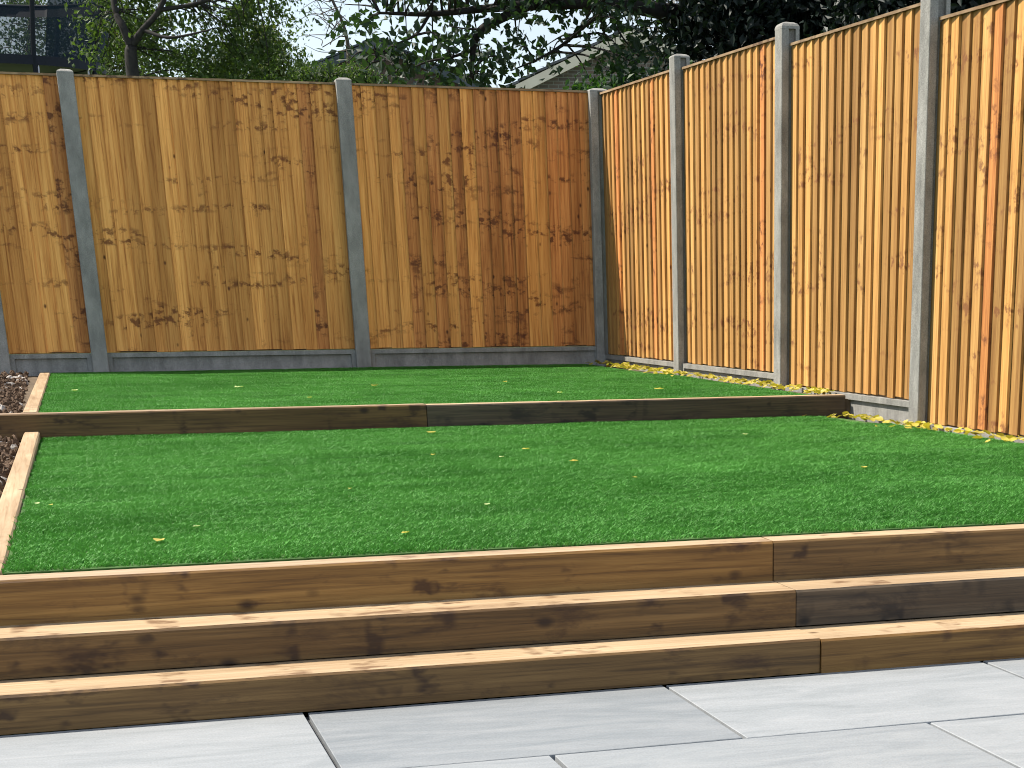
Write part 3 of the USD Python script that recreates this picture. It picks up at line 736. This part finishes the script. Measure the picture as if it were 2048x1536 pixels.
def crown_points(centre, radii, n_clumps, per, clump_r, rng, shell=0.45, seed=0, thr=0.0, zmin=-1e9):
    c = []
    while len(c) < n_clumps:
        p = rng.normal(size=3); p /= np.linalg.norm(p)
        q = p * rng.uniform(shell, 1.0) ** 0.7 * (0.8 + 0.4 * meshkit.noise(p * 1.7 + 5, seed))
        w = np.asarray(centre) + q * radii
        if w[2] < zmin or meshkit.noise(w * 1.1, seed + 3) < thr:
            continue
        c.append(w)
    c = np.array(c)
    pts = c[:, None] + rng.normal(size=(n_clumps, per, 3)) * clump_r * np.array([1, 1, 0.75]) * rng.uniform(.6, 1.3, (n_clumps, 1, 1))
    return c, pts.reshape(-1, 3)


def grow(limb_pts, targets, rng, r0=0.012, every=1):
    """Twigs from the nearest point of the limbs to the leaf clumps."""
    out = []
    for t in targets[::every]:
        k = np.argmin(((limb_pts - t) ** 2).sum(1) + rng.uniform(0, .05, len(limb_pts)))
        a = limb_pts[k]
        m = (a + t) / 2 + rng.normal(0, .07, 3) * np.linalg.norm(t - a) + np.array([0, 0, .08]) * np.linalg.norm(t - a)
        out.append(tube(spline([a, m, t], 4), np.linspace(r0, r0 * .3, 9), 4))
    return out


def tree(name, label, cat, limbs, clumps, pts, leaf_size, leaf_mat, bark, rng, twig_every=2, twig_r=0.012, aspect=0.55, group=None):
    t = thing(name, label, cat, group=group)
    allp = np.vstack([spline(p, 8) for p, _ in limbs])
    parts = []
    for p, r in limbs:
        s = spline(p, 8)
        parts.append(tube(s, np.interp(np.linspace(0, 1, len(s)), np.linspace(0, 1, len(r)), r), 8))
    parts_t = parts[:1]
    obj('trunk', parts_t[0], bark, t, smooth=True)
    rest = parts[1:] + (grow(allp, clumps, rng, twig_r, twig_every) if twig_every else [])
    if rest:
        obj('branches', join(*rest), bark, t, smooth=True)
    obj('crown', leaves(pts, leaf_size, rng, aspect), leaf_mat, t)
    return t


G = lambda p: float(terrain_z(np.array(p[0]), np.array(p[1])))
R1 = np.random.default_rng(101)
# left tree with the forked trunk
A = lambda u, v, d: at(u, v, d)
b = A(264, 137, 30); base = np.array([b[0] + .02, b[1], G(b) - .1])
fork = A(263, 92, 30)
limbs = [([base, b, fork], [.13, .09, .075]),
         ([fork, A(246, 55, 30), A(230, 18, 30.1), A(222, -60, 30.2), A(190, -160, 30.3)], [.07, .055, .045, .03, .015]),
         ([fork, A(285, 60, 29.9), A(318, 20, 29.8), A(350, -60, 29.7), A(380, -180, 29.6)], [.06, .045, .04, .03, .015]),
         ([A(318, 20, 29.8), A(380, 10, 29.7), A(450, -10, 29.5), A(520, -20, 29.5)], [.03, .025, .02, .01]),
         ([A(285, 60, 29.9), A(340, 75, 29.6), A(420, 60, 29.4)], [.03, .02, .01])]
c1, p1 = crown_points(A(395, 0, 31.3), (1.75, 1.5, 1.75), 150, 62, .14, R1, .25, 7, .43, zmin=3.5)
c1b, p1b = crown_points(A(430, 85, 31.2), (1.35, 1.0, .8), 66, 70, .13, R1, .1, 9, .36, zmin=3.5)
c1c, p1c = crown_points(A(225, 60, 31), (.5, .7, 1.0), 16, 60, .15, R1, .1, 9, .2, zmin=3.5)
tree('leafy_tree', 'broad green tree with a dark forked trunk, right of the trampoline', 'tree', limbs, np.vstack([c1, c1b, c1c]), np.vstack([p1, p1b, p1c]), .078, M['leaf_mid'], M['dark_bark'], R1, 2, .011)
# rounded olive bush at its right
b = A(540, 150, 33.5); base = np.array([b[0], b[1], G(b) - .1])
c2, p2 = crown_points(A(535, 112, 33.5), (.40, .45, .52), 60, 110, .10, R1, .1, 11, .0)
tree('rounded_bush', 'small rounded olive green bush at the right edge of the broad tree', 'bush', [([base, b, A(538, 90, 33.5)], [.06, .05, .02])], c2, p2, .055, M['leaf_olive'], M['dark_bark'], R1, 4, .008)
# low hedge
h0, h1 = A(380, 140, 36), A(735, 150, 36)
cs, ps = [], []
for k in range(26):
    s = k / 25
    w = h0 * (1 - s) + h1 * s
    c_, p_ = crown_points((w[0], w[1], w[2] - .15 + R1.normal(0, .05)), (.25, .4, .32), 6, 80, .10, R1, .1, k, 0)
    cs.append(c_); ps.append(p_)
hb = (h0 + h1) / 2
t = thing('hedge', 'low dark green hedge showing over the back fence before the slate roof', 'hedge')
obj('stems', join(*[tube([(c[0][0], c[0][1], G(c[0]) - .1), (c[0][0], c[0][1] + .05, c[0][2])], [.03, .02], 5) for c in cs]), M['dark_bark'], t, smooth=True)
obj('foliage', leaves(np.vstack(ps), .06, R1), M['leaf_mid'], t)
# thin bare tree against the sky
b = A(700, 150, 40); base = np.array([b[0], b[1], G(b) - .1])
limbs = [([base, b, A(690, 60, 40), A(650, -40, 40), A(620, -200, 40)], [.09, .06, .03, .025, .015])]
for k in range(26):
    u0, v0 = R1.uniform(575, 700), R1.uniform(-60, 90)
    s_ = A(R1.uniform(640, 700), v0 + R1.uniform(0, 60), 40)
    limbs.append(([s_, A((u0 + 680) / 2, v0 + R1.uniform(-10, 20), 40 + R1.normal(0, .3)), A(u0, v0 + R1.uniform(-30, 30), 40 + R1.normal(0, .6))], [.010, .007, .003]))
cc = np.array([l[0][-1] for l in limbs[1:]])
pp = cc[:, None] + R1.normal(0, .12, (len(cc), 7, 3))
tree('sparse_tree', 'thin nearly bare tree of fine twigs against the pale sky', 'tree', limbs, cc, pp.reshape(-1, 3), .05, M['leaf_far'], M['bark'], R1, 0)
# pale trees beyond the trampoline
for (u, v, d, rx, rz, seed, lab) in ((60, 40, 62, 2.2, 2.1, 31, 'hazy light green tree seen through the trampoline net'), (215, 90, 58, 1.3, 1.3, 32, 'small pale yellowish tree between trampoline and forked trunk')):
    b = A(u, 140, d); base = np.array([b[0], b[1], G(b) - .1])
    c_, p_ = crown_points(A(u, v, d), (rx, rx, rz), 90, 60, .24, R1, .2, seed, .36)
    tree('pale_tree', lab, 'tree', [([base, b, A(u, v, d)], [.12, .09, .04])], c_, p_, .12, M['leaf_far'] if seed == 31 else M['leaf_olive'], M['bark'], R1, 3, .02)

# overhanging tree behind the corner
R2 = np.random.default_rng(202)
base = np.array([7.2, 19.9, .3])
f0 = A(1450, 30, 19.9)
limbs = [([base, (base + f0) / 2 + np.array([.1, 0, 0]), f0, A(1460, -120, 19.9), A(1440, -300, 19.8)], [.2, .17, .14, .1, .05]),
         ([f0, A(1340, 24, 18.6), A(1240, 8, 17.9), A(1150, 6, 17.7), A(1060, 10, 17.6), A(960, 18, 17.4), A(860, 28, 17.2), A(760, 26, 17)], [.085, .075, .062, .05, .044, .03, .022, .01]),
         ([A(1060, 10, 17.6), A(1000, 38, 17.5), A(960, 62, 17.45), A(946, 100, 17.4), A(943, 160, 17.4)], [.04, .036, .032, .028, .02]),
         ([A(1215, 20, 17.85), A(1170, 50, 17.7), A(1125, 90, 17.6), A(1070, 122, 17.5)], [.024, .02, .015, .008]),
         ([A(1060, 10, 17.6), A(1000, -20, 17.7), A(900, -60, 17.8), A(780, -110, 18)], [.04, .03, .02, .01]),
         ([A(1240, 8, 17.9), A(1180, -60, 18), A(1080, -140, 18.2), A(980, -240, 18.4)], [.05, .04, .03, .012]),
         ([A(860, 28, 17.2), A(830, 70, 17.1), A(770, 100, 17.0), A(730, 140, 17)], [.014, .011, .008, .005]),
         ([A(946, 100, 17.4), A(900, 115, 17.3), A(850, 125, 17.2), A(800, 150, 17.2)], [.014, .011, .008, .005])]
cl = []
while len(cl) < 150:
    u, v, d = R2.uniform(690, 1300), R2.uniform(-330, 172), R2.uniform(16.7, 18.7)
    w = A(u, v, d)
    if w[1] < 15.6 or meshkit.noise(w * 1.8, 12) < .46 - .00030 * (u - 690) + (0.16 if v > 40 and u > 1040 and u < 1190 else 0):
        continue
    cl.append(w)
for k in range(12):                       # the fuller boughs low in front of the slate roof
    cl.append(A(R2.uniform(745, 935), R2.uniform(75, 172), R2.uniform(16.7, 17.6)))
cl = np.array(cl)
pts = (cl[:, None] + R2.normal(size=(len(cl), 26, 3)) * np.array([.12, .12, .10]) * R2.uniform(.6, 1.3, (len(cl), 1, 1))).reshape(-1, 3)
tree('overhanging_tree', 'big spreading tree whose dark boughs hang over the corner of the fence', 'tree', limbs, cl, pts, .084, M['leaf_overhang'], M['dark_bark'], R2, 1, .011, .62)

# dark evergreens behind the right fence
R3 = np.random.default_rng(303)
for (x, y, rx, ry, z0, z1, n, lab, seed) in ((6.35, 17.5, .75, .7, .3, 6.5, 330, 'dense dark evergreen tree hiding the trunk of the overhanging tree', 6), (7.5, 15.9, .95, .8, .3, 6.8, 380, 'dense dark evergreen tree close behind the right fence, left of the rounded post', 7),
                                              (7.6, 17.9, 1.15, 1.2, .3, 7.5, 430, 'dense dark evergreen tree standing in the second row behind the right fence', 1), (9.3, 16.4, 1.45, 1.4, .4, 8.0, 480, 'dense dark evergreen tree behind the right fence above the rounded post', 2),
                                              (9.4, 12.6, 1.5, 1.6, .4, 7.5, 420, 'dense dark evergreen tree behind the right fence, nearest the camera', 3), (11.6, 20.5, 2.4, 1.8, .4, 8.5, 360, 'dense dark evergreen tree standing behind the other evergreens', 4)):
    zc, rz = (z0 + z1) / 2, (z1 - z0) / 2
    c_, p_ = crown_points((x, y, zc), (rx, ry, rz), n, 95, .2, R3, .35, seed, .12)
    g0 = float(terrain_z(np.array(x), np.array(y)))
    tree('evergreen_tree', lab, 'tree', [([np.array([x, y, g0 - .1]), np.array([x + .05, y, zc]), np.array([x, y, z1 - .4])], [.18, .12, .03])], c_, p_, .085, M['leaf_dark'], M['dark_bark'], R3, 4, .015)
# lit shrub in the corner, outside
b = A(1235, 150, 16.6)
c_, p_ = crown_points((b[0] + .1, b[1], 2.15), (.55, .45, .62), 75, 80, .10, R3, .2, 5, .2)
tree('corner_shrub', 'mid green shrub peeping over the fence corner', 'shrub', [([np.array([b[0] + .1, b[1], G(b) - .1]), np.array([b[0] + .1, b[1], 1.4]), np.array([b[0], b[1], 2.1])], [.05, .04, .015])], c_, p_, .06, M['leaf_shrub'], M['dark_bark'], R3, 3, .008)


# ------------------------------------------------------------------ houses far behind
def house(label, centre, half_w, depth, z0, eave, ridge, rotz, wall, roofm, barge):
    t = thing('house', label, 'house', (centre[0], centre[1], 0), rotz)
    pent = Polygon([(-half_w, z0), (half_w, z0), (half_w, eave), (0, ridge), (-half_w, eave)])
    body = trimesh.creation.extrude_polygon(pent, depth, engine='earcut')
    body.apply_transform(np.array([[1, 0, 0, 0], [0, 0, -1, depth], [0, 1, 0, 0], [0, 0, 0, 1.0]]))
    obj('wall', body, wall, t)
    sl = (ridge - eave) / half_w
    over, th = .35, .14
    rows = []
    for s in (-1, 1):
        n_rows = max(6, int(half_w / .3))
        for k in range(n_rows):       # courses of tiles, each lapping the one below
            a, c = (half_w + over) * k / n_rows, (half_w + over) * (k + 1) / n_rows + .03
            za, zc_ = ridge - sl * a + .04, ridge - sl * c + .075
            poly = Polygon([(s * a, za), (s * c, zc_), (s * c, zc_ + .05), (s * a, za + .05)])
            m = trimesh.creation.extrude_polygon(poly if poly.exterior.is_ccw else Polygon(list(poly.exterior.coords)[::-1]), depth + .6, engine='earcut')
            m.apply_transform(np.array([[1, 0, 0, 0], [0, 0, -1, depth + .3], [0, 1, 0, 0], [0, 0, 0, 1.0]]))
            rows.append(m)
    obj('roof', join(*rows), roofm, t)
    for s in (-1, 1):
        e = half_w + over
        poly = Polygon([(0, ridge + .02), (s * e, ridge - sl * e + .02), (s * e, ridge - sl * e - .20), (0, ridge - .20)])
        m = trimesh.creation.extrude_polygon(poly, .05, engine='earcut')
        m.apply_transform(np.array([[1, 0, 0, 0], [0, 0, -1, -.31], [0, 1, 0, 0], [0, 0, 0, 1.0]]))
        obj('barge_board', m, barge, t)
    f = obj('window', bx(-.6, .6, -.04, .02, eave - 1.6, eave - .5), barge, t)
    obj('pane', bx(-.52, .52, -.05, -.03, eave - 1.52, eave - .58), M['house_glass'], f)
    return t


h = at(745, 90, 60)
house('house with a dark slate roof showing left of the overhanging tree', (h[0] + .1, h[1]), 2.9, 8, 2.5, h[2] - 1.05, h[2] + .1, -8, M['render_wall'], M['roof_slate'], M['roof_slate'])
h = at(1262, 62, 46)
house('house with a pale bargeboard gable seen under the overhanging boughs', (h[0], h[1]), 2.6, 8, 2.0, h[2] - 1.15, h[2] + .0, -14, M['house_brick'], M['roof_slate'], M['cream'])

# ------------------------------------------------------------------ trampoline on the bank
tc_ = at(15, 131, 41.5)
tr = thing('trampoline', 'dark trampoline with a tall safety net, top left beyond the back fence', 'trampoline', (tc_[0], tc_[1], 0))
TR, ZM, NH = 1.78, tc_[2], at(60, 12, 43.6)[2] - tc_[2]
g0 = float(terrain_z(np.array(tc_[0]), np.array(tc_[1]))) - .2
ang = np.linspace(0, 2 * np.pi, 49)
ring = lambda r, z: np.stack([r * np.cos(ang), r * np.sin(ang), np.full(49, z)], -1)


def ringtube(r, z, rad):
    p = ring(r, z)
    t = tube(p, rad, 8)
    return t


obj('frame', ringtube(TR, ZM - .03, .035), M['steel'], tr, smooth=True)
pad = np.vstack([ring(TR + .05, ZM + .02), ring(TR - .28, ZM + .02), ring(TR - .28, ZM - .02), ring(TR + .05, ZM - .14)])
pf = []
for a in range(4):
    for k in range(48):
        i0, i1 = a * 49 + k, ((a + 1) % 4) * 49 + k
        pf.append([i0, i0 + 1, i1 + 1, i1])
obj('spring_pad', (pad, np.array(pf)), M['navy'], tr)
mat_v = np.vstack([ring(TR - .27, ZM)[:-1], [[0, 0, ZM - .03]]])
obj('mat', trimesh.Trimesh(mat_v, np.array([[k, (k + 1) % 48, 48] for k in range(48)]), process=False), M['navy'], tr)
lean = .56
nv, nf = [], []
lv = np.linspace(0, 1, 7)
for q in lv:
    nv.append(ring(TR - .1 + lean * q, ZM + NH * q))
nv = np.vstack(nv)
for a in range(6):
    for k in range(48):
        nf.append([a * 49 + k, a * 49 + k + 1, (a + 1) * 49 + k + 1, (a + 1) * 49 + k])
obj('safety_net', (nv, np.array(nf)), M['net'], tr, smooth=True)
obj('top_ring', ringtube(TR - .1 + lean, ZM + NH, .03), M['navy'], tr, smooth=True)
band = np.vstack([ring(TR - .105 + lean, ZM + NH), ring(TR - .105 + lean * .84, ZM + NH * .84)])
obj('net_band', (band, np.array([[k, k + 1, 50 + k, 49 + k] for k in range(48)])), M['navy'], tr)
flap_a = np.linspace(-1.15, 0.55, 22)  # added denser layer, darkens the side where the net is seen edge-on
flap = np.vstack([np.stack([(TR - .09 + lean * q) * np.cos(flap_a), (TR - .09 + lean * q) * np.sin(flap_a), np.full(22, ZM + NH * q)], -1) for q in (0, 1)])
obj('door_flap', (flap, np.array([[k, k + 1, 23 + k, 22 + k] for k in range(21)])), M['net_thick'], tr, smooth=True)
for k in range(8):
    a = 2 * np.pi * (k + .35) / 8
    d = np.array([math.cos(a), math.sin(a), 0])
    obj('pole', tube([d * (TR + .02) + [0, 0, ZM - .45], d * (TR + .02) + [0, 0, ZM], d * (TR + lean - .06) + [0, 0, ZM + NH]], [.045, .045, .042], 8), M['navy'], tr, smooth=True)
for k in range(4):
    a0, a1 = 2 * np.pi * (k + .2) / 4, 2 * np.pi * (k + .6) / 4
    P = [np.array([TR * math.cos(a0), TR * math.sin(a0), ZM - .04]), np.array([TR * math.cos(a0), TR * math.sin(a0), g0]), np.array([TR * math.cos(a1), TR * math.sin(a1), g0]), np.array([TR * math.cos(a1), TR * math.sin(a1), ZM - .04])]
    obj('leg', tube(spline(P, 6), .022, 7), M['steel'], tr, smooth=True)
